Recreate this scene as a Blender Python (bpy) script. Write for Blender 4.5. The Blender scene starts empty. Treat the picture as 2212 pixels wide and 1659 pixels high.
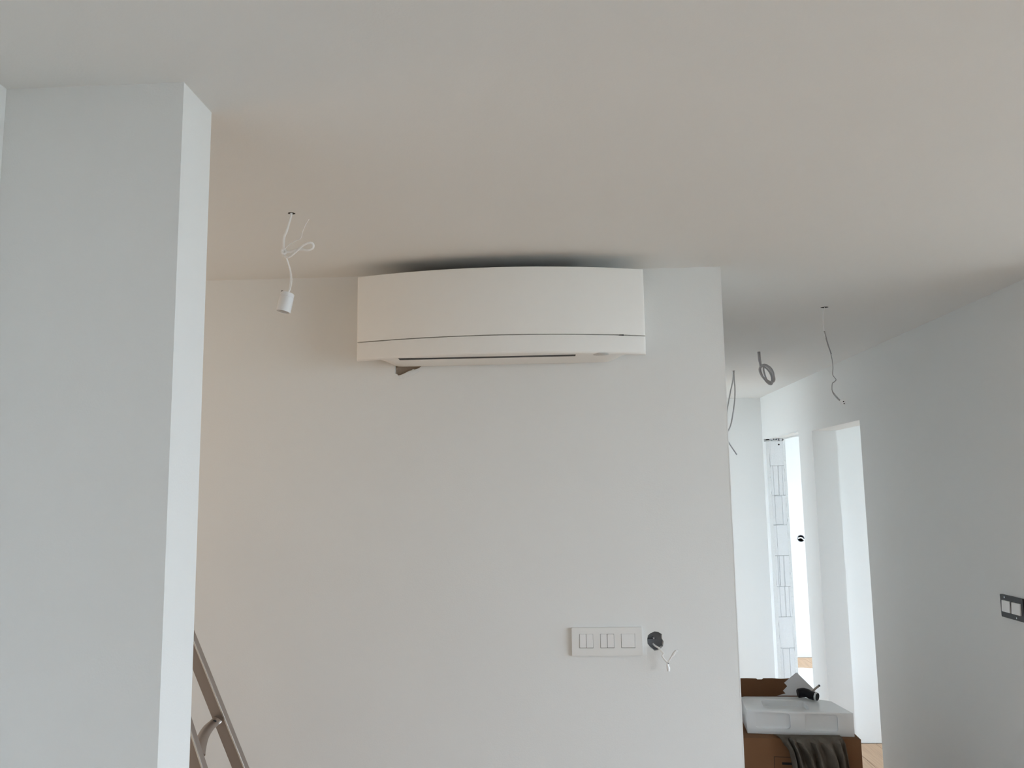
import bpy, bmesh, math, random
from mathutils import Vector, Matrix, geometry, noise
random.seed(7)
scene = bpy.context.scene
COL = scene.collection
PI = math.pi

# ------------------------------------------------------------------ camera
CAM = Vector((0.0, 0.0, 1.70))
F_PX, YAW, PITCH, ROLL = 1776.33, -0.0485, 0.1294, -0.0149
cam_data = bpy.data.cameras.new('camera')
cam_data.sensor_fit = 'HORIZONTAL'
cam_data.sensor_width = 36.0
cam_data.lens = 36.0 * F_PX / 2212.0
cam_data.clip_start = 0.02
cam = bpy.data.objects.new('camera', cam_data)
COL.objects.link(cam)
fwd = Vector((math.sin(YAW) * math.cos(PITCH), math.cos(YAW) * math.cos(PITCH), math.sin(PITCH)))
rgt = Vector((math.cos(YAW), -math.sin(YAW), 0))
upv = rgt.cross(fwd)
r2 = rgt * math.cos(ROLL) + upv * math.sin(ROLL)
u2 = upv * math.cos(ROLL) - rgt * math.sin(ROLL)
rm = Matrix((r2, u2, -fwd)).transposed()
cam.matrix_world = Matrix.Translation(CAM) @ rm.to_4x4()
scene.camera = cam

# ------------------------------------------------------------------ world, light, exposure
world = bpy.data.worlds.new('overcast_sky')
scene.world = world
world.use_nodes = True
wn = world.node_tree.nodes
bg = wn['Background']
bg.inputs['Color'].default_value = (0.80, 0.94, 1.09, 1)
bg.inputs['Strength'].default_value = 11.6
scene.view_settings.view_transform = 'Standard'
scene.view_settings.look = 'None'
scene.view_settings.gamma = 1.0
scene.view_settings.use_curve_mapping = False
scene.view_settings.exposure = 0.0
scene.cycles.max_bounces = 8
scene.cycles.diffuse_bounces = 6
scene.cycles.transparent_max_bounces = 12

CZ = 2.448          # ceiling height
WY = 2.76           # plane of the wall that carries the air conditioner
XR = 1.7504         # plane of the right corridor wall
XE = 4.4            # inner face of the outer wall with the windows
# window openings: (axis plane, lo, hi, z0, z1)
WINDOWS = {
    1: (XE, -1.8, 2.3, 0.5, 2.36),
    2: (XE, 3.4, 5.5, 0.4, 2.2),
    3: (XE, 6.2, 8.4, 0.25, 2.3),
    4: (-1.6, 3.2, 6.5, 0.05, 2.40),
    5: (-2.6, 1.62, 2.66, 0.95, 2.25),  # nook window: unseen, added around the warm fill light
}
def portal(name, x, y0, y1, z0, z1, to_plus_x):
    l = bpy.data.lights.new(name, 'AREA')
    l.shape = 'RECTANGLE'
    l.size = z1 - z0
    l.size_y = y1 - y0
    l.cycles.is_portal = True
    o = bpy.data.objects.new(name, l)
    COL.objects.link(o)
    o.location = (x, (y0 + y1) / 2, (z0 + z1) / 2)
    o.rotation_euler = (0, -PI / 2 if to_plus_x else PI / 2, 0)
for k, (x, a, b, z0, z1) in WINDOWS.items():
    if k == 5:
        continue
    portal('window_portal', x + (0.24 if x > 0 else -0.24), a, b, z0, z1, x < 0)

# warm fill added to tint the back wall, in front of an unseen blind
nl = bpy.data.lights.new('nook_warm_fill', 'AREA')
nl.shape = 'RECTANGLE'
nl.size = 1.2
nl.size_y = 0.98
nl.color = (1.0, 0.77, 0.54)
nl.energy = 7.0
no = bpy.data.objects.new('nook_warm_fill', nl)
COL.objects.link(no)
no.location = (-2.60, 2.14, 1.60)
no.rotation_euler = (0, -PI / 2, 0)

# ------------------------------------------------------------------ materials
def mat(name, col, rough=0.6, metal=0.0, spec=0.5, bump=None, var=None, sheen=0):
    m = bpy.data.materials.new(name)
    m.use_nodes = True
    nt = m.node_tree
    b = nt.nodes['Principled BSDF']
    b.inputs['Base Color'].default_value = (*col, 1)
    b.inputs['Roughness'].default_value = rough
    b.inputs['Metallic'].default_value = metal
    b.inputs['Specular IOR Level'].default_value = spec
    if bump or var:
        tc = nt.nodes.new('ShaderNodeTexCoord')
    if bump:
        n = nt.nodes.new('ShaderNodeTexNoise')
        n.inputs['Scale'].default_value = bump[0]
        n.inputs['Detail'].default_value = 4
        nt.links.new(tc.outputs['Object'], n.inputs['Vector'])
        bp = nt.nodes.new('ShaderNodeBump')
        bp.inputs['Strength'].default_value = bump[1]
        bp.inputs['Distance'].default_value = bump[2]
        nt.links.new(n.outputs['Fac'], bp.inputs['Height'])
        nt.links.new(bp.outputs['Normal'], b.inputs['Normal'])
    if var:
        n = nt.nodes.new('ShaderNodeTexNoise')
        n.inputs['Scale'].default_value = var[0]
        n.inputs['Detail'].default_value = 5
        nt.links.new(tc.outputs['Object'], n.inputs['Vector'])
        r = nt.nodes.new('ShaderNodeValToRGB')
        r.color_ramp.elements[0].position = 0.3
        r.color_ramp.elements[1].position = 0.7
        r.color_ramp.elements[0].color = (*col, 1)
        r.color_ramp.elements[1].color = (*var[1], 1)
        nt.links.new(n.outputs['Fac'], r.inputs['Fac'])
        nt.links.new(r.outputs['Color'], b.inputs['Base Color'])
    return m

def wood_mat(name, c1, c2, planks=False):
    m = bpy.data.materials.new(name)
    m.use_nodes = True
    nt = m.node_tree
    b = nt.nodes['Principled BSDF']
    b.inputs['Roughness'].default_value = 0.45
    tc = nt.nodes.new('ShaderNodeTexCoord')
    mp = nt.nodes.new('ShaderNodeMapping')
    mp.inputs['Scale'].default_value = (14, 0.9, 1)
    nt.links.new(tc.outputs['Object'], mp.inputs['Vector'])
    n = nt.nodes.new('ShaderNodeTexNoise')
    n.inputs['Scale'].default_value = 3
    n.inputs['Detail'].default_value = 7
    n.inputs['Distortion'].default_value = 1.2
    nt.links.new(mp.outputs['Vector'], n.inputs['Vector'])
    r = nt.nodes.new('ShaderNodeValToRGB')
    r.color_ramp.elements[0].position = 0.3
    r.color_ramp.elements[1].position = 0.72
    r.color_ramp.elements[0].color = (*c1, 1)
    r.color_ramp.elements[1].color = (*c2, 1)
    nt.links.new(n.outputs['Fac'], r.inputs['Fac'])
    out = r.outputs['Color']
    if planks:
        mp2 = nt.nodes.new('ShaderNodeMapping')
        mp2.inputs['Rotation'].default_value = (0, 0, PI / 2)
        nt.links.new(tc.outputs['Object'], mp2.inputs['Vector'])
        br = nt.nodes.new('ShaderNodeTexBrick')
        br.inputs['Scale'].default_value = 1
        br.inputs['Brick Width'].default_value = 1.6
        br.inputs['Row Height'].default_value = 0.18
        br.inputs['Mortar Size'].default_value = 0.002
        br.inputs['Color1'].default_value = (1, 1, 1, 1)
        br.inputs['Color2'].default_value = (0.84, 0.82, 0.8, 1)
        br.inputs['Mortar'].default_value = (0.35, 0.3, 0.26, 1)
        nt.links.new(mp2.outputs['Vector'], br.inputs['Vector'])
        mx = nt.nodes.new('ShaderNodeMix')
        mx.data_type = 'RGBA'
        mx.blend_type = 'MULTIPLY'
        mx.inputs[0].default_value = 1
        nt.links.new(out, mx.inputs[6])
        nt.links.new(br.outputs['Color'], mx.inputs[7])
        out = mx.outputs[2]
    nt.links.new(out, b.inputs['Base Color'])
    return m

M = {}
M['wall'] = mat('white_wall_paint', (0.80, 0.80, 0.79), 0.85, spec=0.25, bump=(260, 0.12, 0.002))
M['ceiling'] = mat('white_ceiling_paint', (0.80, 0.80, 0.79), 0.9, spec=0.2, bump=(220, 0.1, 0.002))
M['rough_plaster'] = mat('rough_plaster', (0.78, 0.79, 0.79), 0.95, spec=0.1, bump=(60, 0.5, 0.01))
M['brick'] = mat('white_dusted_brick', (0.78, 0.79, 0.80), 0.95, spec=0.1, bump=(90, 0.4, 0.006))
M['bare'] = mat('bare_clay', (0.38, 0.295, 0.225), 0.95, spec=0.1, bump=(70, 0.5, 0.01), var=(30, (0.44, 0.35, 0.28)))
M['oak'] = wood_mat('oak_planks', (0.42, 0.265, 0.16), (0.60, 0.41, 0.265), planks=True)
M['plank'] = wood_mat('oak_plank', (0.44, 0.27, 0.16), (0.60, 0.40, 0.25))
M['ground'] = mat('outdoor_ground', (0.35, 0.36, 0.33), 0.95, var=(0.6, (0.42, 0.42, 0.38)))
M['ac'] = mat('white_plastic_shell', (0.89, 0.87, 0.84), 0.42, spec=0.45)
M['ac_grille'] = mat('black_plastic', (0.012, 0.012, 0.013), 0.6)
M['ac_grey'] = mat('grey_plastic', (0.55, 0.54, 0.52), 0.35)
M['switch'] = mat('white_switch_plastic', (0.80, 0.79, 0.77), 0.4)
M['rocker'] = mat('white_rocker_plastic', (0.82, 0.81, 0.80), 0.35)
M['frame_dark'] = mat('anthracite_plastic', (0.018, 0.02, 0.025), 0.5)
M['box_grey'] = mat('grey_box_plastic', (0.22, 0.225, 0.24), 0.7, bump=(80, 0.4, 0.004))
M['cable_white'] = mat('white_cable_sheath', (0.92, 0.92, 0.92), 0.4)
M['cable_grey'] = mat('grey_cable_sheath', (0.54, 0.54, 0.56), 0.55)
M['cable_shaded'] = mat('white_wire_in_shade', (0.36, 0.36, 0.36), 0.6)  # white wire painted grey to carry its shade
M['socket'] = mat('white_lamp_socket', (0.82, 0.83, 0.85), 0.35)
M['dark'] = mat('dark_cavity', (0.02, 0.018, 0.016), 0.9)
M['edge_glint'] = mat('aluminium_edge_highlight', (0.85, 0.84, 0.82), 0.2, metal=1.0)
M['metal'] = mat('brushed_aluminium', (0.40, 0.35, 0.32), 0.36, metal=0.9, bump=(400, 0.08, 0.001))
M['chrome'] = mat('chrome', (0.72, 0.74, 0.75), 0.18, metal=1.0)
M['black'] = mat('matt_black_coating', (0.006, 0.006, 0.009), 0.5, spec=0.3)
M['ceramic'] = mat('white_glazed_ceramic', (0.88, 0.89, 0.90), 0.30, spec=0.5)
M['cardboard'] = mat('brown_cardboard', (0.20, 0.098, 0.050), 0.9, spec=0.15, bump=(120, 0.2, 0.002), var=(4, (0.225, 0.115, 0.06)))
M['ink'] = mat('black_print', (0.015, 0.012, 0.012), 0.8)
M['cloth'] = mat('grey_brown_cloth', (0.10, 0.085, 0.068), 0.95, spec=0.1, bump=(300, 0.5, 0.003), var=(14, (0.19, 0.165, 0.14)))
M['paper'] = mat('grey_white_paper', (0.74, 0.73, 0.74), 0.85, spec=0.2, bump=(30, 0.15, 0.004))
M['sheet'] = mat('white_plastic_sheet', (0.80, 0.80, 0.80), 0.3, bump=(6, 0.4, 0.02))
M['added_blind'] = mat('added_blind_fabric', (0.62, 0.50, 0.38), 0.9)
M['frame'] = mat('white_window_frame', (0.8, 0.8, 0.8), 0.4)
def glass_mat():
    m = bpy.data.materials.new('window_glass')
    m.use_nodes = True
    nt = m.node_tree
    nt.nodes.remove(nt.nodes['Principled BSDF'])
    out = nt.nodes['Material Output']
    t = nt.nodes.new('ShaderNodeBsdfTransparent')
    t.inputs['Color'].default_value = (0.96, 0.97, 0.97, 1)
    g = nt.nodes.new('ShaderNodeBsdfGlossy')
    g.inputs['Roughness'].default_value = 0.02
    mx = nt.nodes.new('ShaderNodeMixShader')
    mx.inputs[0].default_value = 0.06
    nt.links.new(t.outputs[0], mx.inputs[1])
    nt.links.new(g.outputs[0], mx.inputs[2])
    nt.links.new(mx.outputs[0], out.inputs['Surface'])
    return m
M['glass'] = glass_mat()

# ------------------------------------------------------------------ helpers
def link_mesh(name, me, m, parent=None):
    o = bpy.data.objects.new(name, me)
    COL.objects.link(o)
    if m:
        me.materials.append(M[m])
    if parent:
        o.parent = parent
    return o
def from_bm(name, bm, m, parent=None, smooth=False):
    bmesh.ops.remove_doubles(bm, verts=bm.verts, dist=1e-6)
    bmesh.ops.recalc_face_normals(bm, faces=bm.faces)
    me = bpy.data.meshes.new(name)
    bm.to_mesh(me)
    bm.free()
    if smooth:
        for p in me.polygons:
            p.use_smooth = True
        try:
            me.set_sharp_from_angle(angle=math.radians(40))
        except Exception:
            pass
    return link_mesh(name, me, m, parent)
def tag(o, label, cat, group=None):
    o['label'] = label
    o['category'] = cat
    if group:
        o['group'] = group
    return o
def struct(o):
    o['kind'] = 'structure'
    return o
def thing(name, label, cat, loc=(0, 0, 0), group=None):
    o = bpy.data.objects.new(name, None)
    COL.objects.link(o)
    o.location = loc
    o.empty_display_size = 0.05
    tag(o, label, cat, group)
    return o
def box(bm, x0, x1, y0, y1, z0, z1):
    v = [bm.verts.new((x, y, z)) for x in (x0, x1) for y in (y0, y1) for z in (z0, z1)]
    for f in ((0, 1, 3, 2), (4, 6, 7, 5), (0, 4, 5, 1), (2, 3, 7, 6), (0, 2, 6, 4), (1, 5, 7, 3)):
        bm.faces.new([v[i] for i in f])
def boxes(name, lst, m, parent=None, bevel=0):
    bm = bmesh.new()
    for b in lst:
        box(bm, *b)
    if bevel:
        bmesh.ops.recalc_face_normals(bm, faces=bm.faces)
        bmesh.ops.bevel(bm, geom=list(bm.edges), offset=bevel, segments=2, affect='EDGES')
    return from_bm(name, bm, m, parent, smooth=bool(bevel))
def plate(name, outer, holes, axis, a0, a1, m, parent=None):
    """2D outline with holes, extruded along axis from a0 to a1 (X: (y,z), Y: (x,z), Z: (x,y))"""
    def P(p, a):
        return {'X': (a, p[0], p[1]), 'Y': (p[0], a, p[1]), 'Z': (p[0], p[1], a)}[axis]
    loops = [list(outer)] + [list(h) for h in holes]
    flat = [p for l in loops for p in l]
    tris = geometry.tessellate_polygon([[Vector((p[0], p[1], 0)) for p in l] for l in loops])
    bm = bmesh.new()
    A = [bm.verts.new(P(p, a0)) for p in flat]
    B = [bm.verts.new(P(p, a1)) for p in flat]
    for t in tris:
        for V in (A, B):
            try:
                bm.faces.new([V[i] for i in t])
            except ValueError:
                pass
    s = 0
    for l in loops:
        n = len(l)
        for i in range(n):
            j = (i + 1) % n
            bm.faces.new((A[s + i], A[s + j], B[s + j], B[s + i]))
        s += n
    return from_bm(name, bm, m, parent)
def rect(x0, x1, y0, y1):
    return [(x0, y0), (x1, y0), (x1, y1), (x0, y1)]
def rrect(x0, x1, y0, y1, r, n=5):
    out = []
    for cx, cy, a in ((x1 - r, y1 - r, 0), (x0 + r, y1 - r, 90), (x0 + r, y0 + r, 180), (x1 - r, y0 + r, 270)):
        for i in range(n + 1):
            t = math.radians(a + 90 * i / n)
            out.append((cx + r * math.cos(t), cy + r * math.sin(t)))
    return out
def circ(cx, cy, r, n=16, ry=None):
    return [(cx + r * math.cos(2 * PI * i / n), cy + (ry or r) * math.sin(2 * PI * i / n)) for i in range(n)]
def smooth_path(pts, k=6):
    pts = [Vector(p) for p in pts]
    if len(pts) < 3:
        return pts
    q = [pts[0] * 2 - pts[1]] + pts + [pts[-1] * 2 - pts[-2]]
    out = []
    for i in range(1, len(q) - 2):
        p0, p1, p2, p3 = q[i - 1:i + 3]
        for s in range(k):
            t = s / k
            out.append(0.5 * ((2 * p1) + (p2 - p0) * t + (2 * p0 - 5 * p1 + 4 * p2 - p3) * t * t + (3 * p1 - p0 - 3 * p2 + p3) * t ** 3))
    out.append(pts[-1])
    return out
def add_tube(bm, pts, r, n=8, flat=1.0, k=6, radii=None, flat_dir=None):
    path = smooth_path(pts, k)
    N = len(path)
    t = (path[1] - path[0]).normalized()
    ref = Vector(flat_dir) if flat_dir else (Vector((0, 1, 0)) if abs(t.y) < 0.9 else Vector((1, 0, 0)))
    u = (ref - t * ref.dot(t)).normalized()
    rings = []
    for i, p in enumerate(path):
        t = (path[min(i + 1, N - 1)] - path[max(i - 1, 0)]).normalized()
        u = (u - t * u.dot(t)).normalized()
        w = t.cross(u)
        rr = r if radii is None else radii[min(len(radii) - 1, int(i / max(1, N - 1) * (len(radii) - 1) + 0.5))]
        rings.append([bm.verts.new(p + u * (math.cos(2 * PI * j / n) * rr * flat) + w * (math.sin(2 * PI * j / n) * rr)) for j in range(n)])
    for a, b in zip(rings, rings[1:]):
        for j in range(n):
            bm.faces.new((a[j], a[(j + 1) % n], b[(j + 1) % n], b[j]))
    bm.faces.new(rings[0])
    bm.faces.new(rings[-1])
def tube(name, pts, r, m, parent=None, **kw):
    bm = bmesh.new()
    add_tube(bm, pts, r, **kw)
    return from_bm(name, bm, m, parent, smooth=True)
def lathe(name, prof, base, axis, m, parent=None, n=28):
    """prof: (radius, height along axis) from base"""
    ax = Vector(axis).normalized()
    ref = Vector((0, 1, 0)) if abs(ax.y) < 0.9 else Vector((1, 0, 0))
    u = (ref - ax * ref.dot(ax)).normalized()
    w = ax.cross(u)
    base = Vector(base)
    bm = bmesh.new()
    rings = []
    for r, h in prof:
        rings.append([bm.verts.new(base + ax * h + (u * math.cos(2 * PI * j / n) + w * math.sin(2 * PI * j / n)) * max(r, 1e-4)) for j in range(n)])
    for a, b in zip(rings, rings[1:]):
        for j in range(n):
            bm.faces.new((a[j], a[(j + 1) % n], b[(j + 1) % n], b[j]))
    bm.faces.new(rings[0])
    bm.faces.new(rings[-1])
    return from_bm(name, bm, m, parent, smooth=True)
def loft(name, rings, m, parent=None):
    bm = bmesh.new()
    R = [[bm.verts.new(p) for p in r] for r in rings]
    n = len(R[0])
    for a, b in zip(R, R[1:]):
        for j in range(n):
            bm.faces.new((a[j], a[(j + 1) % n], b[(j + 1) % n], b[j]))
    bm.faces.new(R[0])
    bm.faces.new(R[-1])
    return from_bm(name, bm, m, parent, smooth=True)

# ------------------------------------------------------------------ the setting
# ceiling with the drilled cable holes
LAMP = (-0.688, 2.10)
CA, CB, CC = (1.176, 5.32), (1.156, 4.583), (1.156, 3.46)
ceil_holes = [circ(*LAMP, 0.0105, 12), circ(*CA, 0.011, 12), circ(*CB, 0.009, 12), circ(*CC, 0.017, 14)]
ceiling = struct(plate('ceiling', rect(-2.8, XE + 0.3, -3.8, 8.9), ceil_holes, 'Z', CZ, CZ + 0.12, 'ceiling'))
boxes('slab_underside', [(-2.8, XE + 0.3, -3.8, 8.9, CZ + 0.1205, CZ + 0.14)], 'dark', ceiling)

for (hx, hy), hr in ((LAMP, 0.0104), (CA, 0.0109), (CB, 0.0089), (CC, 0.0169)):  # dark discs paint the shade inside the cable holes
    lathe('hole_shade_disc', [(hr, 0.0), (hr, 0.02)], (hx, hy, CZ + 0.0012), (0, 0, 1), 'dark', ceiling, n=14)

floor = struct(boxes('floor', [(-2.8, XE + 0.3, -3.8, 8.9, -0.15, -0.014)], 'oak'))
boxes('screed', [(-2.75, XE + 0.28, -3.75, 8.85, -0.0135, -0.004)], 'oak', floor)
# real planks where the floor is seen through the two doorways
pi = 0
def planks(x0, x1, y0, y1, w=0.18, ln=1.3):
    global pi
    x = x0
    col_i = 0
    while x < x1 - 0.01:
        y = y0 - (0.0 if col_i % 2 == 0 else 0.55)
        while y < y1 - 0.01:
            a, b = max(y, y0), min(y + ln, y1)
            if b - a > 0.05:
                p = boxes('plank', [(x + 0.001, min(x + w, x1) - 0.001, a + 0.001, b - 0.001, -0.0038, random.uniform(-0.0006, 0.0002))], 'plank', floor)
                p.location = (0, 0, 0)
            y += ln
        x += w
        col_i += 1
planks(1.56, 2.80, 3.95, 5.84)
planks(1.92, 2.82, 5.97, 8.67)

# wall that carries the air conditioner, with the round box hole and the broken plaster
HOLE = [(0.294, 1.231), (0.303, 1.238), (0.316, 1.243), (0.328, 1.241), (0.339, 1.234), (0.339, 1.218), (0.344, 1.212), (0.341, 1.196),
        (0.326, 1.184), (0.314, 1.182), (0.302, 1.191), (0.292, 1.203), (0.291, 1.218)]
PATCH = [(-0.536, 2.158), (-0.535, 2.133), (-0.5335, 2.1035), (-0.5275, 2.1025), (-0.523, 2.097), (-0.514, 2.099), (-0.505, 2.1025), (-0.499, 2.105), (-0.486, 2.112),
         (-0.477, 2.114), (-0.4715, 2.119), (-0.468, 2.1165), (-0.460, 2.118), (-0.452, 2.121), (-0.443, 2.127), (-0.436, 2.132), (-0.425, 2.158)]
XC = 0.5824
wall_back = struct(plate('wall_back', [(-2.6, 0), (XC - 0.003, 0), (XC - 0.003, CZ), (-2.6, CZ)], [HOLE, PATCH], 'Y', WY, WY + 0.05, 'wall'))
struct(plate('wall_corridor', [(-2.6, WY + 0.0505), (XC - 0.0035, WY + 0.0505), (XC - 0.0035, WY + 0.004), (XC, WY + 0.004), (XC, 5.75), (0.46, 5.75), (0.46, 2.95), (-2.6, 2.95)], [], 'Z', 0, CZ, 'wall'))
boxes('corner_bead', [(XC - 0.0046, XC + 0.0004, WY - 0.0004, WY + 0.0042, 0, CZ)], 'wall', wall_back, bevel=0.0012)
plate('exposed_clay', [(-0.545, 2.165), (-0.545, 2.085), (-0.42, 2.085), (-0.42, 2.165)], [], 'Y', WY + 0.017, WY + 0.045, 'bare', wall_back)
# skim of filler smeared under the broken edge
plate('filler_smear', [(-0.522, 2.0945), (-0.512, 2.0965), (-0.498, 2.1025), (-0.485, 2.109), (-0.47, 2.1125), (-0.455, 2.116), (-0.45, 2.112), (-0.463, 2.102), (-0.482, 2.093), (-0.503, 2.086), (-0.522, 2.084)],
      [], 'Y', WY - 0.0022, WY - 0.0001, 'rough_plaster', wall_back)

# short wall end on the left, and the wall running back beside the camera
struct(boxes('wall_front_left', [(-2.6, -0.6575, 1.384, 1.506, 0, CZ)], 'wall'))
struct(boxes('wall_left', [(-1.15, -0.991, -3.6, 1.3838, 0, CZ)], 'wall'))
struct(plate('wall_nook', rect(1.384, 2.95, 0, CZ), [rect(*WINDOWS[5][1:])], 'X', -2.85, -2.601, 'wall'))

# right corridor wall with its two doorways
D2N, D2F, D2H = 4.774, 5.645, 2.0727
D1N, D1F, D1H = 5.954, 6.93, 2.098
wall_right = struct(plate('wall_right', [(2.905, 0), (D2N, 0), (D2N, D2H), (D2F, D2H), (D2F, 0), (D1N, 0), (D1N, D1H), (D1F, D1H), (D1F, 0), (8.67, 0), (8.67, CZ), (2.905, CZ)],
                          [], 'X', XR, XR + 0.16, 'wall'))
struct(boxes('wall_return', [(XR + 0.0005, XE - 0.001, 2.75, 2.9045, 0, CZ)], 'wall'))
struct(boxes('wall_partition', [(XR + 0.161, XE - 0.001, 5.85, 5.953, 0, CZ)], 'wall'))
struct(boxes('wall_far_room', [(XR + 0.161, XE - 0.001, 8.68, 8.85, 0, CZ)], 'wall'))
struct(boxes('wall_corridor_end', [(-1.6, XR - 0.0005, 6.977, 7.12, 0, CZ)], 'wall'))
struct(boxes('wall_rear', [(-1.15, XE + 0.25, -3.78, -3.601, 0, CZ)], 'wall'))

# outer walls with windows
struct(plate('wall_outer', rect(-3.6, 8.85, 0, CZ), [rect(a, b, z0, z1) for x, a, b, z0, z1 in WINDOWS.values() if x > 0], 'X', XE, XE + 0.25, 'wall'))
x, a, b, z0, z1 = WINDOWS[4]
struct(plate('wall_hall_side', rect(2.951, 7.12, 0, CZ), [rect(a, b, z0, z1)], 'X', -1.85, -1.601, 'wall'))
for k, (x, a, b, z0, z1) in WINDOWS.items():
    xo = x + 0.12 if x > 0 else x - 0.12
    nm = 2 if (b - a) > 1.5 else 1
    bars = [rect(a + 0.06 + i * (b - a - 0.06) / nm, a + (i + 1) * (b - a - 0.06) / nm, z0 + 0.06, z1 - 0.06) for i in range(nm)]
    w = struct(plate('window_%d' % k, rect(a + 0.001, b - 0.001, z0 + 0.001, z1 - 0.001), bars, 'X', xo - 0.03, xo + 0.03, 'frame'))
    for r_ in bars:
        plate('pane', [(r_[0][0] + 0.0005, r_[0][1] + 0.0005), (r_[1][0] - 0.0005, r_[1][1] + 0.0005), (r_[2][0] - 0.0005, r_[2][1] - 0.0005), (r_[3][0] + 0.0005, r_[3][1] - 0.0005)], [], 'X', xo - 0.003, xo + 0.003, 'glass', w)
added_blind = boxes('added_blind', [(-2.655, -2.650, 1.64, 2.64, 0.97, 2.235)], 'added_blind', bpy.data.objects['window_5'])  # blind added out of view together with the nook window
g = struct(boxes('ground', [(XE + 0.35, 60, -60, 60, -0.6, -0.3), (-60, -3.1, -60, 60, -0.6, -0.3)], 'ground'))

# ---- raw brick jamb of the far doorway: blocks, grooves and plaster edges belong to the corridor wall
JY = 6.882
bz = [2.078, 1.874, 1.633, 1.394, 1.150, 0.905, 0.666, 0.425, 0.186, -0.002]
kinds = ['plain', 'groove', 'pocket', 'plain_line', 'double', 'groove', 'plain', 'pocket2', 'groove']
def make_brick(z1, z0, kind):
    x0, x1 = 1.7785, 1.8895
    z0 += 0.0012
    z1 -= 0.0012
    L = [(x0, x1, JY + 0.009, JY + 0.047, z0, z1)]
    d = random.uniform(-0.001, 0.001)
    def strips(cuts, gw):
        e = [x0] + [c for c in cuts] + [x1]
        for i in range(len(e) - 1):
            a = e[i] + (gw / 2 if i else 0)
            b = e[i + 1] - (gw / 2 if i < len(e) - 2 else 0)
            L.append((a, b, JY + d, JY + 0.0095, z0, z1))
    if kind == 'plain':
        strips([], 0)
    elif kind == 'plain_line':
        strips([1.803], 0.0015)
    elif kind == 'groove':
        strips([1.800, 1.838, 1.843, 1.873], 0.0018)
    elif kind == 'double':
        strips([1.797, 1.806, 1.811, 1.842, 1.848], 0.002)
    elif kind == 'pocket':
        L.append((x0, 1.799, JY + d, JY + 0.0095, z0, z1))
        L.append((1.861, x1, JY + d, JY + 0.0095, z0, z1))
        L.append((1.8015, 1.8590, JY + 0.0035, JY + 0.0095, z0 + 0.004, z1 - 0.006))
    elif kind == 'pocket2':
        L.append((x0, 1.797, JY + d, JY + 0.0095, z0, z1))
        L.append((1.852, x1, JY + d, JY + 0.0095, z0, z1))
        L.append((1.7992, 1.8495, JY + 0.0035, JY + 0.0095, z0, z1 - 0.006))
    return boxes('brick', L, 'brick', wall_right)
for i, kd in enumerate(kinds):
    make_brick(bz[i], bz[i + 1], kd)
# crumbly plaster edges
def jag(xa, xb, amp, seed):
    rnd = random.Random(seed)
    pts, z, x = [], 0.0, xb
    while z < 2.07:
        pts.append((x, z))
        z += rnd.uniform(0.02, 0.07)
        x = xb + rnd.uniform(-amp, amp)
    pts.append((xb, 2.074))
    return pts
left_edge = [(1.7503, 2.074), (1.7503, 0.0)] + jag(1.75, 1.779, 0.0035, 3)
plate('plaster_edge', left_edge, [], 'Y', JY - 0.003, JY + 0.0475, 'rough_plaster', wall_right)
right_edge = [(1.9095, 2.098), (1.9095, 0.0)] + [(p[0], p[1]) for p in jag(1.9, 1.889, 0.0032, 9)]
plate('plaster_edge', right_edge, [], 'Y', JY - 0.002, JY + 0.0475, 'rough_plaster', wall_right)
# open joint under the lintel with crumbs, drilled hole
boxes('open_joint', [(1.765, 1.872, JY + 0.03, JY + 0.047, 2.079, 2.0975)], 'dark', wall_right)
for a, b, c, d in ((1.762, 1.80, 2.078, 2.0835), (1.79, 1.815, 2.088, 2.097), (1.806, 1.86, 2.0785, 2.085), (1.825, 1.838, 2.09, 2.0975), (1.85, 1.858, 2.082, 2.0975), (1.868, 1.889, 2.0785, 2.0975)):
    boxes('mortar_crumb', [(a, b, JY + 0.006, JY + 0.03, c, d)], 'rough_plaster', wall_right)
lathe('drill_hole', [(0.0065, 0), (0.0065, 0.004)], (1.858, JY - 0.0014, 2.047), (0, 1, 0), 'dark', wall_right, n=14)
lintel_j = [(5.956, 2.0975)]
rnd = random.Random(4)
yy = 5.956
while yy < 6.86:
    lintel_j.append((yy, 2.0905 + rnd.uniform(-0.006, 0.004)))
    yy += rnd.uniform(0.03, 0.09)
lintel_j += [(6.872, 2.093), (6.872, 2.0975)]
plate('plaster_edge', lintel_j, [], 'X', XR + 0.0005, XR + 0.012, 'rough_plaster', wall_right)
plate('plaster_edge', [(y, z - 0.002 if z < 2.097 else z) for y, z in lintel_j], [], 'X', XR + 0.14, XR + 0.159, 'rough_plaster', wall_right)

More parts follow.
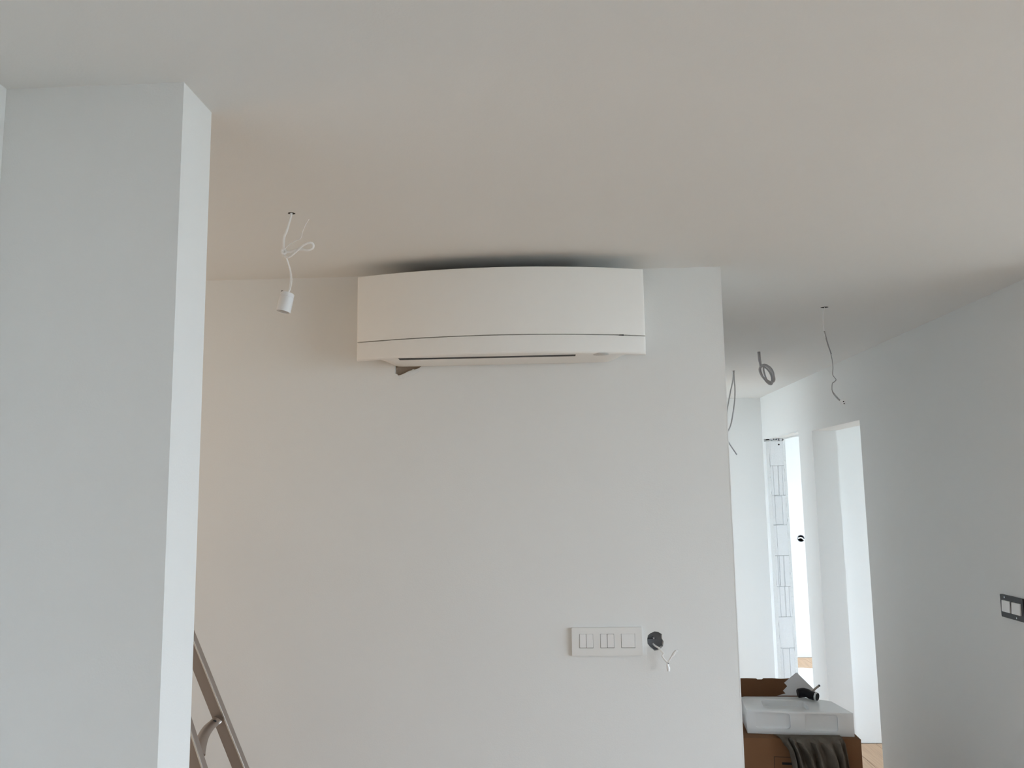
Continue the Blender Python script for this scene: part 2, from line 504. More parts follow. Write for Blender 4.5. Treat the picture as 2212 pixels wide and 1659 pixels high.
# ------------------------------------------------------------------ air conditioner
ac = thing('air_conditioner', 'white wall-mounted air conditioner with curved front just under the ceiling', 'air conditioner', (-0.1635, WY, 2.126))
AX, AH = -0.1635, 0.4665
def off(p):           # world -> local to the unit
    return (p[0] - AX, p[1] - WY, p[2] - 2.126)
def arc(x):
    t = (x - AX) / AH
    return 2.607 - 0.076 * (1 - t * t)
xs = [AX - AH, AX - AH + 0.0015, AX - AH + 0.004, AX - AH + 0.009] + [AX - AH + 0.009 + (2 * AH - 0.018) * i / 46 for i in range(1, 46)] + [AX + AH - 0.009, AX + AH - 0.004, AX + AH - 0.0015, AX + AH]
def endset(x):
    d = AH - abs(x - AX)
    if d >= 0.004:
        return 0.0
    k = 1 - d / 0.004
    return 0.0045 * (1 - math.sqrt(max(0, 1 - k * k)))
def shell(name, z0, z1, r0, r1, thick, m):
    rings = []
    for x in xs:
        y = arc(x) + endset(x)
        pr = []
        for i in range(5):
            a = PI / 2 * i / 4
            pr.append((y + r0 * (1 - math.sin(a)), z0 + r0 * (1 - math.cos(a))))
        for i in range(5):
            a = PI / 2 * i / 4
            pr.append((y + r1 * (1 - math.cos(a)), z1 - r1 * (1 - math.sin(a))))
        pr += [(y + thick, z1), (y + thick, z0)]
        rings.append([off((x, p[0], p[1])) for p in pr])
    return loft(name, rings, m, ac)
shell('front_panel', 2.1875, 2.405, 0.0008, 0.003, 0.016, 'ac')
shell('lower_panel', 2.126, 2.1845, 0.007, 0.0008, 0.016, 'ac')
# body behind the panels
rings = []
for x in [AX - AH + 0.003 + (2 * AH - 0.006) * i / 40 for i in range(41)]:
    y = arc(x) + 0.0168
    rings.append([off((x, y, 2.16)), off((x, WY - 0.0005, 2.16)), off((x, WY - 0.0005, 2.388)), off((x, y, 2.388))])
loft('body', rings, 'ac', ac)
grille_l = [(-0.49 - AX, 0.085 - AX, 2.632 - WY, 2.75 - WY, 2.3885 - 2.126, 2.3895 - 2.126)]
boxes('intake_grille', grille_l, 'ac_grille', ac)
rings = []
for x in [-0.49 + 0.575 * i / 30 for i in range(31)]:
    y = arc(x) + 0.0175
    rings.append([off((x, y, 2.3885)), off((x, y + 0.03, 2.3885)), off((x, y + 0.03, 2.3892)), off((x, y, 2.3892))])
loft('intake_grille', rings, 'ac_grille', ac)
for i in range(18):
    x = -0.47 - AX + i * 0.535 / 17
    boxes('grille_slat', [(x - 0.002, x + 0.002, 2.632 - WY, 2.752 - WY, 2.39 - 2.126, 2.397 - 2.126)], 'ac_grille', ac)
# underside with the outlet slot left open
def zb(x):
    d = abs(x - AX)
    if d < 0.345:
        return 2.1240
    if d > 0.425:
        return 2.150
    k = (d - 0.345) / 0.08
    return 2.1240 + 0.026 * (3 * k * k - 2 * k ** 3)
SX0, SX1, SY0, SY1 = -0.484, 0.074, 2.579, 2.601
gx = sorted(set([round(AX - AH + 0.004 + (2 * AH - 0.008) * i / 60, 4) for i in range(61)] + [SX0, SX1]))
bm = bmesh.new()
rowsv = []
for x in gx:
    y0 = min(arc(x) + 0.007, 2.65)
    ys = [y0, min(max(SY0, y0 + 0.002), 2.7), min(max(SY1, y0 + 0.004), 2.71), max(2.66, y0 + 0.01), 2.715, 2.74, 2.752, WY - 0.0005]
    zz = zb(x)
    row = []
    for j, y in enumerate(ys):
        if j == 0:
            z = 2.1285
        elif y < 2.66:
            z = 2.1262 + (min(zz, 2.1262) - 2.1262) * 0.5
        elif y < 2.742:
            z = zz
        elif y < 2.755:
            z = zz + 0.004
        else:
            z = zz + 0.02
        row.append(bm.verts.new(off((x, y, max(z, 2.1215)))))
    rowsv.append(row)
for i in range(len(gx) - 1):
    for j in range(7):
        if j == 1 and gx[i] >= SX0 - 1e-6 and gx[i + 1] <= SX1 + 1e-6:
            continue
        bm.faces.new((rowsv[i][j], rowsv[i + 1][j], rowsv[i + 1][j + 1], rowsv[i][j + 1]))
under = from_bm('underside', bm, 'ac', ac, smooth=True)
boxes('air_outlet', [(SX0 - 0.004 - AX, SX1 + 0.004 - AX, SY0 - 0.003 - WY, SY1 + 0.004 - WY, -0.0011, 0.02)], 'ac_grille', ac)
sw_ = lathe('sensor_window', [(0.001, 0), (0.024, 0.0006), (0.026, 0.0020), (0.026, 0.004)], (0, 0, 0), (0, 0, 1), 'ac_grey', ac, n=28)
sw_.location = off((0.158, 2.585, 2.1237))
sw_.scale = (1, 0.75, 1)
boxes('indicator', [(0.218 - AX, 0.232 - AX, arc(0.225) - WY - 0.0004, arc(0.225) - WY + 0.008, 2.1845 - 2.126, 2.1875 - 2.126)], 'ac_grille', ac)

# ------------------------------------------------------------------ hanging lamp socket
lampT = thing('hanging_lamp_socket', 'white bulb socket hanging on knotted flat white cable left of air conditioner', 'lamp socket', (LAMP[0], LAMP[1], CZ))
def loc(pts, o):
    return [(p[0] - o[0], p[1] - o[1], p[2] - o[2]) for p in pts]
LO = (LAMP[0], LAMP[1], CZ)
Y = 2.10
cord = [(-0.688, Y, 2.47), (-0.689, Y, 2.447), (-0.694, Y, 2.425), (-0.701, Y, 2.399), (-0.707, Y, 2.383), (-0.708, Y, 2.367), (-0.708, Y + .002, 2.347), (-0.706, Y, 2.334), (-0.700, Y - .004, 2.327), (-0.689, Y - .006, 2.327), (-0.675, Y - .006, 2.338), (-0.656, Y - .004, 2.356), (-0.637, Y - .002, 2.365), (-0.628, Y, 2.361), (-0.630, Y + .003, 2.351), (-0.644, Y + .004, 2.346), (-0.660, Y + .004, 2.349), (-0.675, Y + .003, 2.347), (-0.691, Y + .002, 2.343), (-0.702, Y, 2.342)]
tube('cable_loop', loc(cord, LO), 0.0034, 'cable_white', lampT, flat=0.75, n=10, k=8)
tube('cable_loop', loc([(-0.709, Y - .003, 2.349), (-0.7115, Y - .004, 2.343), (-0.708, Y - .005, 2.3365), (-0.702, Y - .003, 2.337), (-0.7005, Y, 2.343), (-0.704, Y + .003, 2.348), (-0.709, Y + .002, 2.349)], LO), 0.0026, 'cable_white', lampT)
tube('tie_string', loc([(-0.705, Y - .004, 2.345), (-0.695, Y - .004, 2.357), (-0.676, Y - .003, 2.370), (-0.662, Y, 2.378), (-0.657, Y, 2.396), (-0.651, Y + .002, 2.414), (-0.641, Y + .003, 2.432)], LO), 0.0012, 'cable_white', lampT, n=6)
for dx in (-0.0012, 0.0012):
    tube('wire', loc([(-0.705 + dx * .2, Y + dx, 2.336), (-0.697 + dx * .3, Y + dx, 2.319), (-0.688 + dx * .8, Y, 2.289), (-0.686 + dx * 1.6, Y, 2.262), (-0.689 + dx, Y, 2.240), (-0.693, Y, 2.229)], LO), 0.0015, 'cable_white', lampT, n=8)
top = Vector((-0.694, Y, 2.2305)) - Vector(LO)
axv = Vector((-0.0105, -0.004, -0.056)).normalized()
lathe('socket_cap', [(0.004, -0.002), (0.006, 0.0), (0.0165, 0.0015), (0.0185, 0.004), (0.0185, 0.0125)], top, axv, 'socket', lampT)
lathe('socket_sleeve', [(0.0178, 0.0122), (0.0178, 0.0135), (0.0187, 0.0138), (0.0190, 0.050), (0.0190, 0.0535), (0.0165, 0.0535), (0.0165, 0.022), (0.002, 0.020)], top, axv, 'socket', lampT)
lathe('strain_clip', [(0.0025, -0.0035), (0.003, 0.001)], top + Vector((-0.0125, -0.008, 0.0005)), axv, 'dark', lampT, n=10)

# ------------------------------------------------------------------ cables in the corridor
oA = (CA[0], CA[1], CZ)
cA = thing('hanging_cable', 'grey cable pair hanging in a long loop beside the white wall corner', 'cable', oA, 'cables hanging from the corridor ceiling')
Y = 5.32
tube('strand', loc([(1.178, Y, 2.47), (1.177, Y, 2.440), (1.176, Y, 2.391), (1.178, Y, 2.340), (1.174, Y, 2.270), (1.160, Y, 2.182), (1.138, Y, 2.093), (1.113, Y, 2.045), (1.108, Y, 2.015), (1.124, Y, 1.984), (1.145, Y, 1.948), (1.170, Y, 1.909)], oA), 0.0042, 'cable_grey', cA)
tube('strand', loc([(1.173, Y, 2.47), (1.173, Y, 2.440), (1.170, Y, 2.400), (1.160, Y, 2.355), (1.149, Y, 2.316), (1.134, Y, 2.250), (1.121, Y, 2.190), (1.108, Y, 2.10), (1.100, Y, 2.05)], oA), 0.0040, 'cable_grey', cA)
oB = (CB[0], CB[1], CZ)
cB = thing('coiled_cable', 'grey cable rolled into a small oval coil hanging from corridor ceiling', 'cable', oB, 'cables hanging from the corridor ceiling')
Y = 4.583
for dx in (-0.0042, 0.0042):
    tube('strand', loc([(1.156 + dx, Y, 2.47), (1.157 + dx, Y, 2.43), (1.158 + dx, Y, 2.405), (1.161 + dx * .8, Y, 2.383), (1.163 + dx * .6, Y, 2.366)], oB), 0.0042, 'cable_grey', cB)
ctr = Vector((1.194, Y, 2.322))
lo_ax = Vector((0.60, 0, -0.80)).normalized()
sh_ax = Vector((0.80, 0, 0.60)).normalized()
for i, (a, b, off_, ph, dy) in enumerate(((0.055, 0.029, (0, 0, 0), 0.0, -0.010), (0.050, 0.034, (0.003, 0, 0.002), 0.3, 0.002), (0.053, 0.024, (-0.003, 0, -0.003), 0.7, 0.010), (0.057, 0.032, (0.001, 0, -0.002), 0.5, 0.0), (0.048, 0.027, (0.003, 0, -0.005), 1.1, -0.016))):
    pts = []
    for k in range(17):
        t = 2 * PI * k / 16
        pts.append(ctr + Vector(off_) + lo_ax * a * math.cos(t + 0.15 * i) + sh_ax * b * math.sin(t) + Vector((0, dy + 0.010 * math.sin(2 * t + ph * 3), 0)))
    tube('coil_turn', loc(pts, oB), 0.0046, 'cable_grey', cB, k=4)
tube('cable_tie', loc([(1.157, Y - .008, 2.393), (1.153, Y - .01, 2.391), (1.165, Y - .009, 2.389)], oB), 0.002, 'cable_grey', cB)
oC = (CC[0], CC[1], CZ)
cC = thing('hanging_wire', 'thin kinked wire ending in a small terminal block beneath corridor ceiling', 'cable', oC, 'cables hanging from the corridor ceiling')
Y = 3.46
wirep = [(1.156, Y, 2.47), (1.156, Y, 2.448), (1.149, Y, 2.42), (1.147, Y, 2.397), (1.148, Y, 2.347), (1.158, Y, 2.294), (1.170, Y, 2.248), (1.175, Y, 2.199), (1.172, Y, 2.163), (1.178, Y, 2.150), (1.184, Y, 2.140), (1.176, Y, 2.131), (1.168, Y, 2.125), (1.165, Y, 2.102), (1.169, Y, 2.082), (1.186, Y, 2.059), (1.195, Y, 2.051)]
tube('wire', loc(wirep[:6], oC), 0.0015, 'cable_white', cC, n=8)
tube('wire', loc(wirep[4:], oC), 0.0017, 'cable_shaded', cC, n=8)
tube('wire', loc([(p[0] + 0.0026, p[1] - 0.001, p[2]) for p in wirep[4:7]], oC), 0.0014, 'cable_shaded', cC, n=8)
tube('wire', loc([(1.165, Y + .003, 2.10), (1.172, Y + .003, 2.085), (1.190, Y + .003, 2.062), (1.198, Y + .002, 2.054)], oC), 0.0015, 'cable_shaded', cC, n=8)
for i in range(2):
    tb = boxes('terminal_block', [(-0.010, 0.010, -0.006, 0.006, -0.0045 + 0, 0.0045)], 'cable_white', cC, bevel=0.0015)
    tb.location = Vector((1.2035 + 0.002 * i, Y, 2.0485 - 0.0088 * i)) - Vector(oC)
    tb.rotation_euler = (0, 0.45, 0)
    lathe('screw', [(0.0025, 0), (0.0025, 0.002)], (0.003, -0.0065, 0), (0, -1, 0), 'dark', tb, n=10)

# ------------------------------------------------------------------ switches
SWO = (0.161, WY, 1.2135)
sw = thing('light_switch_panel', 'white three-gang light switch plate on the wall below air conditioner', 'light switch', SWO)
def rr_plate(name, x0, x1, z0, z1, r, y0, y1, m, parent, bev=0.0015, holes=()):
    o = plate(name, rrect(x0, x1, z0, z1, r), list(holes), 'Y', y0, y1, m, parent)
    if bev:
        bv = o.modifiers.new('edge', 'BEVEL')
        bv.width = bev
        bv.segments = 2
        bv.limit_method = 'ANGLE'
        bv.angle_limit = math.radians(50)
    return o
cents = [0.0945 - SWO[0], 0.1620 - SWO[0], 0.2290 - SWO[0]]
holes = [rect(c - 0.0222, c + 0.0222, 1.1935 - SWO[2], 1.2375 - SWO[2]) for c in cents]
rr_plate('cover_plate', 0.0475 - SWO[0], 0.2745 - SWO[0], 1.1695 - SWO[2], 1.2575 - SWO[2], 0.003, -0.0095, -0.0005, 'switch', sw, 0.0012, holes)
boxes('mounting_frame', [(-0.108, 0.108, -0.004, -0.0006, -0.038, 0.038)], 'frame_dark', sw)
def rocker(c0, c1, tilt):
    zc = 1.2160 - SWO[2]
    o = boxes('rocker', [(-(c1 - c0) / 2, (c1 - c0) / 2, -0.003, 0.003, -0.0211, 0.0211)], 'rocker', sw, bevel=0.0006)
    o.location = ((c0 + c1) / 2, -0.0076, zc)
    o.rotation_euler = (tilt, 0, 0)
c = cents[0]
rocker(c - 0.0213, c - 0.0007, -0.05)
rocker(c + 0.0002, c + 0.0216, -0.045)
c = cents[1]
rocker(c - 0.0213, c - 0.0006, -0.05)
rocker(c + 0.0006, c + 0.0213, 0.06)
c = cents[2]
rocker(c - 0.0213, c + 0.0213, -0.05)

# round flush box in the hole with its wires
jb = thing('junction_box', 'open round dark junction box recessed in wall beside white switch plate', 'junction box', (0.317, WY, 1.2125))
lathe('box_cup', [(0.0001, 0.030), (0.030, 0.030), (0.0305, 0.012), (0.031, 0.009), (0.029, 0.009), (0.0285, 0.026), (0.0001, 0.026)], (0, 0, 0), (0, 1, 0), 'box_grey', jb, n=24).location = (0, 0.0015, 0)
boxes('divider', [(-0.026, 0.002, 0.014, 0.0265, 0.0045, 0.0065)], 'frame_dark', jb)
lathe('screw_post', [(0.0042, 0), (0.0042, 0.012)], (-0.003, 0.0155, 0.0065), (0, 1, 0), 'box_grey', jb, n=12)
lathe('screw', [(0.0022, 0), (0.0022, 0.002)], (-0.003, 0.0135, 0.0065), (0, 1, 0), 'chrome', jb, n=10)
wi = thing('wire_tails', 'two twisted white wires with end caps sticking out of junction box', 'wire', (0.325, WY - 0.012, 1.194))
WO = (0.325, WY - 0.012, 1.194)
tube('wire', loc([(0.312, WY + 0.022, 1.200), (0.317, WY + .006, 1.1965), (0.326, WY - .012, 1.193), (0.334, WY - .022, 1.184), (0.339, WY - .026, 1.178), (0.334, WY - .029, 1.172), (0.340, WY - .030, 1.162), (0.349, WY - .031, 1.152)], WO), 0.0032, 'cable_white', wi, n=8, flat=0.8)
tube('wire', loc([(0.349, WY - .031, 1.152), (0.355, WY - .034, 1.159), (0.361, WY - .037, 1.169), (0.367, WY - .038, 1.177), (0.375, WY - .039, 1.186)], WO), 0.0026, 'cable_white', wi, n=8)
tube('end_cap', loc([(0.364, WY - .038, 1.173), (0.371, WY - .039, 1.182), (0.376, WY - .0395, 1.1875), (0.385, WY - .040, 1.191)], WO), 0.003, 'cable_white', wi, radii=[0.0036, 0.0048, 0.0042, 0.0024], n=10)
tube('end_cap', loc([(0.349, WY - .031, 1.149), (0.350, WY - .032, 1.142), (0.351, WY - .033, 1.134), (0.351, WY - .033, 1.126)], WO), 0.0034, 'cable_white', wi, radii=[0.0032, 0.0044, 0.0056, 0.005], n=10)
tube('wire_twist', loc([(0.346, WY - .030, 1.1545), (0.350, WY - .032, 1.151), (0.353, WY - .033, 1.1485)], WO), 0.0020, 'box_grey', wi, n=8)

# dark frame with two rockers on the right corridor wall
sr = thing('unfinished_switch', 'dark switch frame with two white rockers on the right wall', 'light switch', (XR, 3.325, 1.228))
plate('mounting_frame', rrect(-0.079, 0.079, -0.043, 0.043, 0.004), [rect(0.007, 0.0685, -0.023, 0.024), rect(-0.065, -0.001, -0.023, 0.024)], 'X', -0.009, -0.0004, 'frame_dark', sr)
boxes('back_plate', [(-0.0035, -0.0003, -0.074, 0.076, -0.038, 0.038)], 'box_grey', sr)
for c, w_ in ((0.0378, 0.0575), (-0.033, 0.060)):
    o = boxes('rocker', [(-0.004, 0.004, -w_ / 2, w_ / 2, -0.0215, 0.022)], 'rocker', sr, bevel=0.001)
    o.location = (-0.0085, c, 0.0)
    o.rotation_euler = (0, 0.06, 0)
for y_, z_ in ((0.045, 0.034), (-0.03, -0.034)):
    lathe('screw', [(0.0035, 0), (0.0035, 0.0015), (0.002, 0.002)], (-0.0088, y_, z_), (-1, 0, 0), 'chrome', sr, n=12)

# socket hole on the far room wall
fb = thing('wall_socket_box', 'small dark open socket box in bright wall behind far doorway', 'junction box', (2.512, 8.68, 1.176))
lathe('box_cup', [(0.036, -0.004), (0.036, -0.0006), (0.0001, -0.0006), (0.0001, -0.0014), (0.031, -0.0014), (0.031, -0.004)], (0, 0, 0), (0, 1, 0), 'box_grey', fb, n=24)
tube('wire', [(-0.03, -0.004, 0.002), (0.0, -0.014, 0.008), (0.015, -0.02, -0.004), (0.035, -0.022, -0.018), (0.055, -0.02, -0.02)], 0.006, 'cable_white', fb, n=8)

# ------------------------------------------------------------------ ladder in the nook
ld = thing('step_ladder', 'aluminium step ladder partly hidden behind the white wall end on left', 'ladder', (-0.78, 2.33, 0))
LDO = Vector((-0.78, 2.33, 0))
dirL = Vector((0.162, 0, -0.386)).normalized()     # down the leaning rail
def rail(name, top_, bot_, w, t, parent, m='metal', lip=0.006):
    """C-profile rail between two points; web faces -Y, flanges along the edges"""
    top_, bot_ = Vector(top_) - LDO, Vector(bot_) - LDO
    d = (bot_ - top_).normalized()
    yv = Vector((0, 1, 0))
    n = yv.cross(d).normalized()
    prof = [(-w / 2, -t / 2), (w / 2, -t / 2), (w / 2, t / 2), (w / 2 - 0.004, t / 2), (w / 2 - 0.004, -t / 2 + 0.004), (-w / 2 + 0.004, -t / 2 + 0.004), (-w / 2 + 0.004, t / 2), (-w / 2, t / 2)]
    bm = bmesh.new()
    A = [bm.verts.new(top_ + n * a + yv * b) for a, b in prof]
    B = [bm.verts.new(bot_ + n * a + yv * b) for a, b in prof]
    k = len(prof)
    for i in range(k):
        bm.faces.new((A[i], A[(i + 1) % k], B[(i + 1) % k], B[i]))
    bm.faces.new(A)
    bm.faces.new(B)
    o = from_bm(name, bm, m, parent)
    bv = o.modifiers.new('edge', 'BEVEL')
    bv.width = 0.003
    bv.segments = 2
    bv.limit_method = 'ANGLE'
    # thin ridge, added as a bright highlight along the web edge
    bm = bmesh.new()
    q = [(-w / 2 + 0.001, -t / 2 - 0.0025), (-w / 2 + 0.0045, -t / 2 - 0.0025), (-w / 2 + 0.0045, -t / 2 + 0.001), (-w / 2 + 0.001, -t / 2 + 0.001)]
    if name == 'stile':
        q = [(-a, b) for a, b in q] if n.x > 0 else q
    A = [bm.verts.new(top_ + n * a + yv * b) for a, b in q]
    B = [bm.verts.new(bot_ + n * a + yv * b) for a, b in q]
    for i in range(4):
        bm.faces.new((A[i], A[(i + 1) % 4], B[(i + 1) % 4], B[i]))
    bm.faces.new(A)
    bm.faces.new(B)
    from_bm('highlight_ridge', bm, 'edge_glint', o)
    return o
# the visible lean: (-1.067,1.306) .. (-0.905,0.92) at the far rail
def lean(z, y):
    return (-1.0845 + (1.306 - z) * 0.42, y, z)
T = 1.62
rail('stile', lean(T, 2.41), lean(0.03, 2.52), 0.036, 0.026, ld)
rail('stile', (lean(T, 2.28)[0], 2.28, T), (lean(0.03, 2.17)[0], 2.17, 0.03), 0.036, 0.026, ld)
for z_ in (0.30, 0.56, 0.82):
    x_ = lean(z_, 0)[0] + 0.78
    hw = 0.13 * (1 - (z_ / T)) + 0.075
    st = boxes('tread', [(x_ - 0.045, x_ + 0.03, -hw, hw + 0.02, z_ - 0.02, z_)], 'metal', ld, bevel=0.002)
boxes('top_cap', [(lean(T, 0)[0] + 0.78 - 0.09, lean(T, 0)[0] + 0.78 + 0.04, -0.08, 0.10, T, T + 0.025)], 'metal', ld, bevel=0.003)
xt = lean(T, 0)[0] - 0.05
rail('rear_leg', (xt, 2.40, T), (xt - 0.48, 2.50, 0.03), 0.024, 0.02, ld)
rail('rear_leg', (xt, 2.29, T), (xt - 0.48, 2.19, 0.03), 0.024, 0.02, ld)
for yy, z_ in ((2.52, 0.0), (2.17, 0.0)):
    x_ = lean(0.0, 0)[0] + 0.78
    boxes('rubber_foot', [(x_ - 0.03, x_ + 0.025, yy - 2.33 - 0.018, yy - 2.33 + 0.018, 0.0, 0.045)], 'black', ld, bevel=0.003)
    x_ = xt - 0.48 + 0.78
    yy2 = 2.50 if yy > 2.3 else 2.19
    boxes('rubber_foot', [(x_ - 0.02, x_ + 0.02, yy2 - 2.33 - 0.015, yy2 - 2.33 + 0.015, 0.0, 0.04)], 'black', ld, bevel=0.003)
# curved brace between the rails
br = [(-0.981, 2.428, 1.06), (-0.987, 2.415, 1.053), (-0.989, 2.385, 1.049), (-0.985, 2.345, 1.041), (-0.975, 2.305, 1.033), (-0.962, 2.265, 1.022), (-0.955, 2.248, 1.017)]
tube('curved_brace', [tuple(Vector(p) - LDO) for p in br], 0.0155, 'metal', ld, flat=0.4, n=12, flat_dir=(0.3, 1, 0))
lathe('rivet', [(0.006, 0), (0.006, 0.004), (0.003, 0.006)], tuple(Vector((-0.985, 2.418, 1.056)) - LDO), (0, -1, 0), 'frame_dark', ld, n=12)

# ------------------------------------------------------------------ cardboard box with the sink on it
BO = Vector((0.79, 3.735, 0))
bx = thing('cardboard_box', 'tall brown cardboard box under the white sink at the corridor corner', 'box', BO)
bx.rotation_euler = (0, 0, -0.05)
BW, BD, BH = 0.485, 0.45, 0.636
boxes('side_panel', [(0, BW, 0, 0.005, 0, BH)], 'cardboard', bx)
boxes('side_panel', [(0, BW, BD - 0.005, BD, 0, BH)], 'cardboard', bx)
boxes('side_panel', [(0, 0.005, 0.0055, BD - 0.0055, 0, BH)], 'cardboard', bx)
boxes('side_panel', [(BW - 0.005, BW, 0.0055, BD - 0.0055, 0, BH)], 'cardboard', bx)
boxes('top_panel', [(0.0055, BW - 0.0055, 0.0055, BD - 0.0055, BH - 0.006, BH - 0.001)], 'cardboard', bx)
# upright torn flap at the back
ft = [(-0.005, BH + 0.0005), (0.340, BH + 0.0005), (0.335, 0.785), (0.30, 0.787), (0.26, 0.784), (0.22, 0.787), (0.185, 0.7865), (0.178, 0.7865), (0.172, 0.781), (0.150, 0.7805), (0.144, 0.785), (0.10, 0.7862), (0.05, 0.785), (-0.005, 0.786)]
plate('flap', ft, [], 'Y', BD - 0.005, BD, 'cardboard', bx)
# printed marks on the front
plate('printed_frame', rect(0.122, 0.30, 0.44, 0.562), [rect(0.1238, 0.2982, 0.4418, 0.5602)], 'Y', -0.0006, -0.0001, 'ink', bx)
plate('printed_bar', [(0.155, 0.530), (0.205, 0.529), (0.205, 0.5385), (0.155, 0.5395)], [], 'Y', -0.0006, -0.0001, 'ink', bx)

SKA = -0.128
SO = Vector((0.822, 3.802, BH + 0.0005))
sk = thing('sink', 'white ceramic sink with two recessed front panels resting on cardboard box', 'sink', SO)
sk.rotation_euler = (0, 0, SKA)
SH = 0.0965
ca, sa = math.cos(-SKA), math.sin(-SKA)
def sl(x, y):
    dx, dy = x - SO.x, y - SO.y
    return (dx * ca - dy * sa, dx * sa + dy * ca)
BR = sl(1.236, 3.95)
BL = sl(0.846, 4.045)
MR = sl(1.262, 3.752)
BM_ = sl(1.118, 4.037)
bodypoly = [(0.0, 0.0), (MR[0], 0.0), BR, (BR[0] - 0.012, BR[1] + 0.010), BM_, (BL[0] + 0.02, BL[1]), (BL[0] + 0.003, BL[1] - 0.012)]
o = plate('body', bodypoly, [], 'Z', 0.0, SH, 'ceramic', sk)
cutters = [plate('cut', rrect(0.080, 0.272, 0.040, 0.190, 0.022, 6), [], 'Z', 0.072, SH + 0.05, None),
           plate('cut', rrect(0.036, 0.182, 0.022, SH - 0.008, 0.014, 6), [], 'Y', -0.05, 0.013, None),
           plate('cut', rrect(0.243, 0.378, 0.018, SH - 0.008, 0.014, 6), [], 'Y', -0.05, 0.013, None)]
for c_ in cutters:
    c_.parent = sk
    b_ = o.modifiers.new('cut', 'BOOLEAN')
    b_.operation = 'DIFFERENCE'
    b_.object = c_
    b_.solver = 'EXACT'
b_ = o.modifiers.new('edge', 'BEVEL')
b_.width = 0.0055
b_.segments = 4
b_.limit_method = 'ANGLE'
b_.angle_limit = math.radians(45)
dg = bpy.context.evaluated_depsgraph_get()
me = bpy.data.meshes.new_from_object(o.evaluated_get(dg))
o.modifiers.clear()
o.data = me
for p in me.polygons:
    p.use_smooth = True
me.set_sharp_from_angle(angle=math.radians(50))
for c_ in cutters:
    bpy.data.objects.remove(c_, do_unlink=True)

# tap lying on the sink deck
TZ = BH + 0.0005 + SH
tp = thing('tap', 'matt black tap with chrome ring and lever lying on the white sink', 'tap', (1.13, 4.0, TZ))
TO = (1.13, 4.0, TZ)
zc = TZ + 0.0205
tube('tap_body', loc([(1.100, 3.995, zc + 0.004), (1.108, 3.995, zc + 0.005), (1.125, 3.993, zc + 0.008), (1.141, 3.986, zc + 0.007), (1.152, 3.975, zc + 0.002), (1.170, 3.958, zc - .0005)], TO), 0.0200, 'black', tp, n=20, radii=[0.0175, 0.0205, 0.0205, 0.0195, 0.0188, 0.0188])
e0 = Vector((1.170, 3.958, zc - .0005)) - Vector(TO)
ed = Vector((0.018, -0.017, -0.0025)).normalized()
lathe('tap_ring', [(0.0188, -0.001), (0.0192, 0.0), (0.0192, 0.0065), (0.0180, 0.0075)], e0, ed, 'chrome', tp)
lathe('aerator', [(0.0165, 0.006), (0.0165, 0.0095), (0.012, 0.0098)], e0, ed, 'black', tp)
lev = tube('lever', loc([(1.160, 3.985, zc + 0.014), (1.178, 3.992, zc + 0.024), (1.200, 4.0, zc + 0.036)], TO), 0.0048, 'metal', tp, n=12)
tube('lever_tip', loc([(1.199, 3.9996, zc + 0.0355), (1.2035, 4.0013, zc + 0.038)], TO), 0.0050, 'black', lev, n=12)

# paper sheet with a serrated edge propped between tap and flap
pa = [(1.022, 0.7345), (1.061, 0.744), (1.0505, 0.756), (1.072, 0.776), (1.0595, 0.791), (1.105, 0.826), (1.1185, 0.8365), (1.1225, 0.836), (1.198, 0.757), (1.190, 0.7345)]
ps = plate('paper_sheet', [(p[0] - 1.11, p[1] - 0.7345) for p in pa], [], 'Y', 0, 0.0012, 'paper')
ps.location = (1.11, 4.052, TZ + 0.001)
ps.rotation_euler = (-0.18, 0, -0.02)
tag(ps, 'grey-white paper sheet with zigzag edge standing behind the black tap', 'paper')

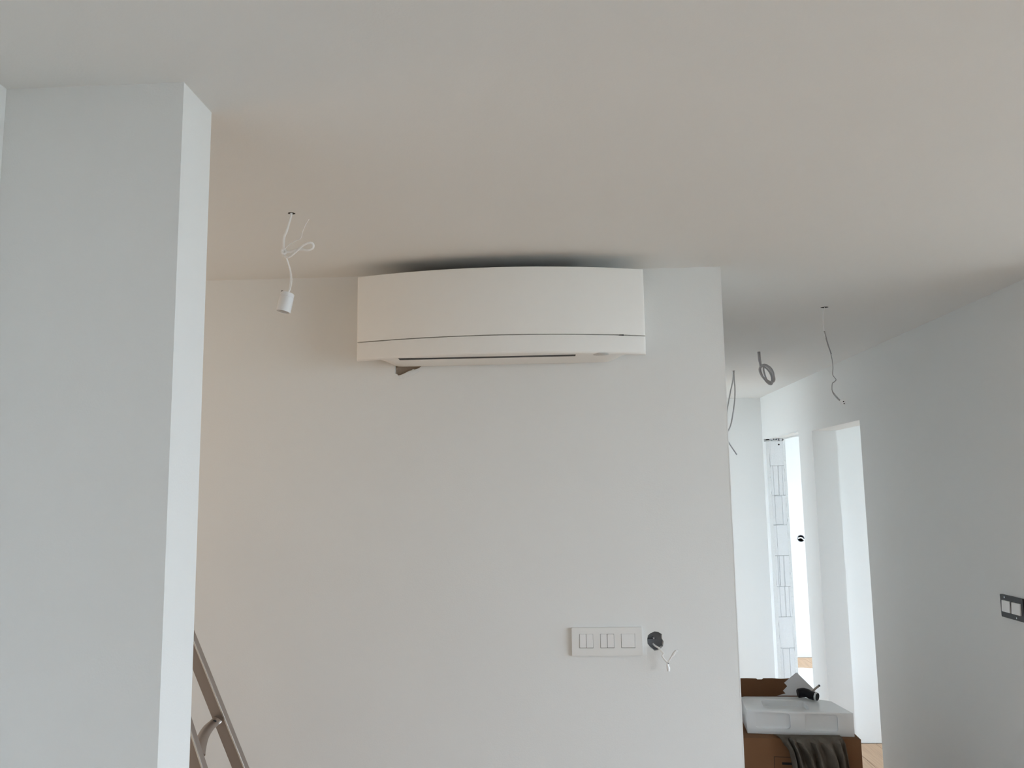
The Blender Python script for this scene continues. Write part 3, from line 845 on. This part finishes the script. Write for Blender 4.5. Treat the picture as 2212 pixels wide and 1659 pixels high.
# rag draped over the front of the box
bm = bmesh.new()
nu, nv = 110, 40
grid = []
zt = 0.6385
for j in range(nv + 1):
    v = j / nv
    row = []
    for i in range(nu + 1):
        u = i / nu
        xl = 0.925 + 0.030 * min(1, v * 5) + 0.050 * max(0, v - 0.12) ** 0.8
        xr = 1.200 + 0.020 * v
        x = xl + (xr - xl) * u
        fold = (0.5 + 0.5 * math.sin(u * 40 - 3.2 * v + 2.0 * math.sin(u * 5 + v))) ** 1.8 * 0.048 + (0.5 + 0.5 * math.sin(u * 71 - 5 * v)) * 0.007
        fold *= 0.35 + 0.65 * min(1, v * 3 + 0.15)
        bump = 0.028 * math.exp(-((x - 0.972) / 0.018) ** 2) if v < 0.25 else 0
        x += 0.006 * math.sin(u * 17 + v * 5)
        if v < 0.08:          # tucked flat under the sink
            k = v / 0.08
            y = 3.775 - 0.062 * k
            z = zt + 0.0015 + 0.010 * math.sin(k * PI) * 0.6
        else:
            y = 3.712 - fold - 0.010 * min(1, (v - 0.08) * 6)
            z = zt - (v - 0.08) * 0.36 + bump * (1 - (v / 0.25)) if v < 0.25 else zt - (v - 0.08) * 0.36
        row.append(bm.verts.new((x, y - (x - 0.79) * 0.05, z)))
    grid.append(row)
for j in range(nv):
    for i in range(nu):
        bm.faces.new((grid[j][i], grid[j][i + 1], grid[j + 1][i + 1], grid[j + 1][i]))
rag = from_bm('rag', bm, 'cloth', None, smooth=True)
so = rag.modifiers.new('thick', 'SOLIDIFY')
so.thickness = 0.0025
so.offset = 0
tag(rag, 'grey-brown cloth rag hanging in folds over the front of cardboard box', 'cloth')

# crumpled white sheet on the floor behind the far doorway
bm = bmesh.new()
n = 26
G = []
for j in range(n + 1):
    row = []
    for i in range(n + 1):
        x = 1.93 + 0.66 * i / n
        y = 6.05 + 2.1 * j / n
        k = max(0.0, min(1, (j - 15) / 11))
        z = 0.004 + 0.03 * k * max(0, noise.noise(Vector((x * 6, y * 5, 1)))) + 0.004 * abs(noise.noise(Vector((x * 9, y * 9, 4))))
        row.append(bm.verts.new((x, y, z)))
    G.append(row)
for j in range(n):
    for i in range(n):
        bm.faces.new((G[j][i], G[j][i + 1], G[j + 1][i + 1], G[j + 1][i]))
sh = from_bm('floor_sheet', bm, 'sheet', None, smooth=True)
tag(sh, 'thin white plastic sheet lying on oak floor beyond the raw brick doorway', 'sheet')
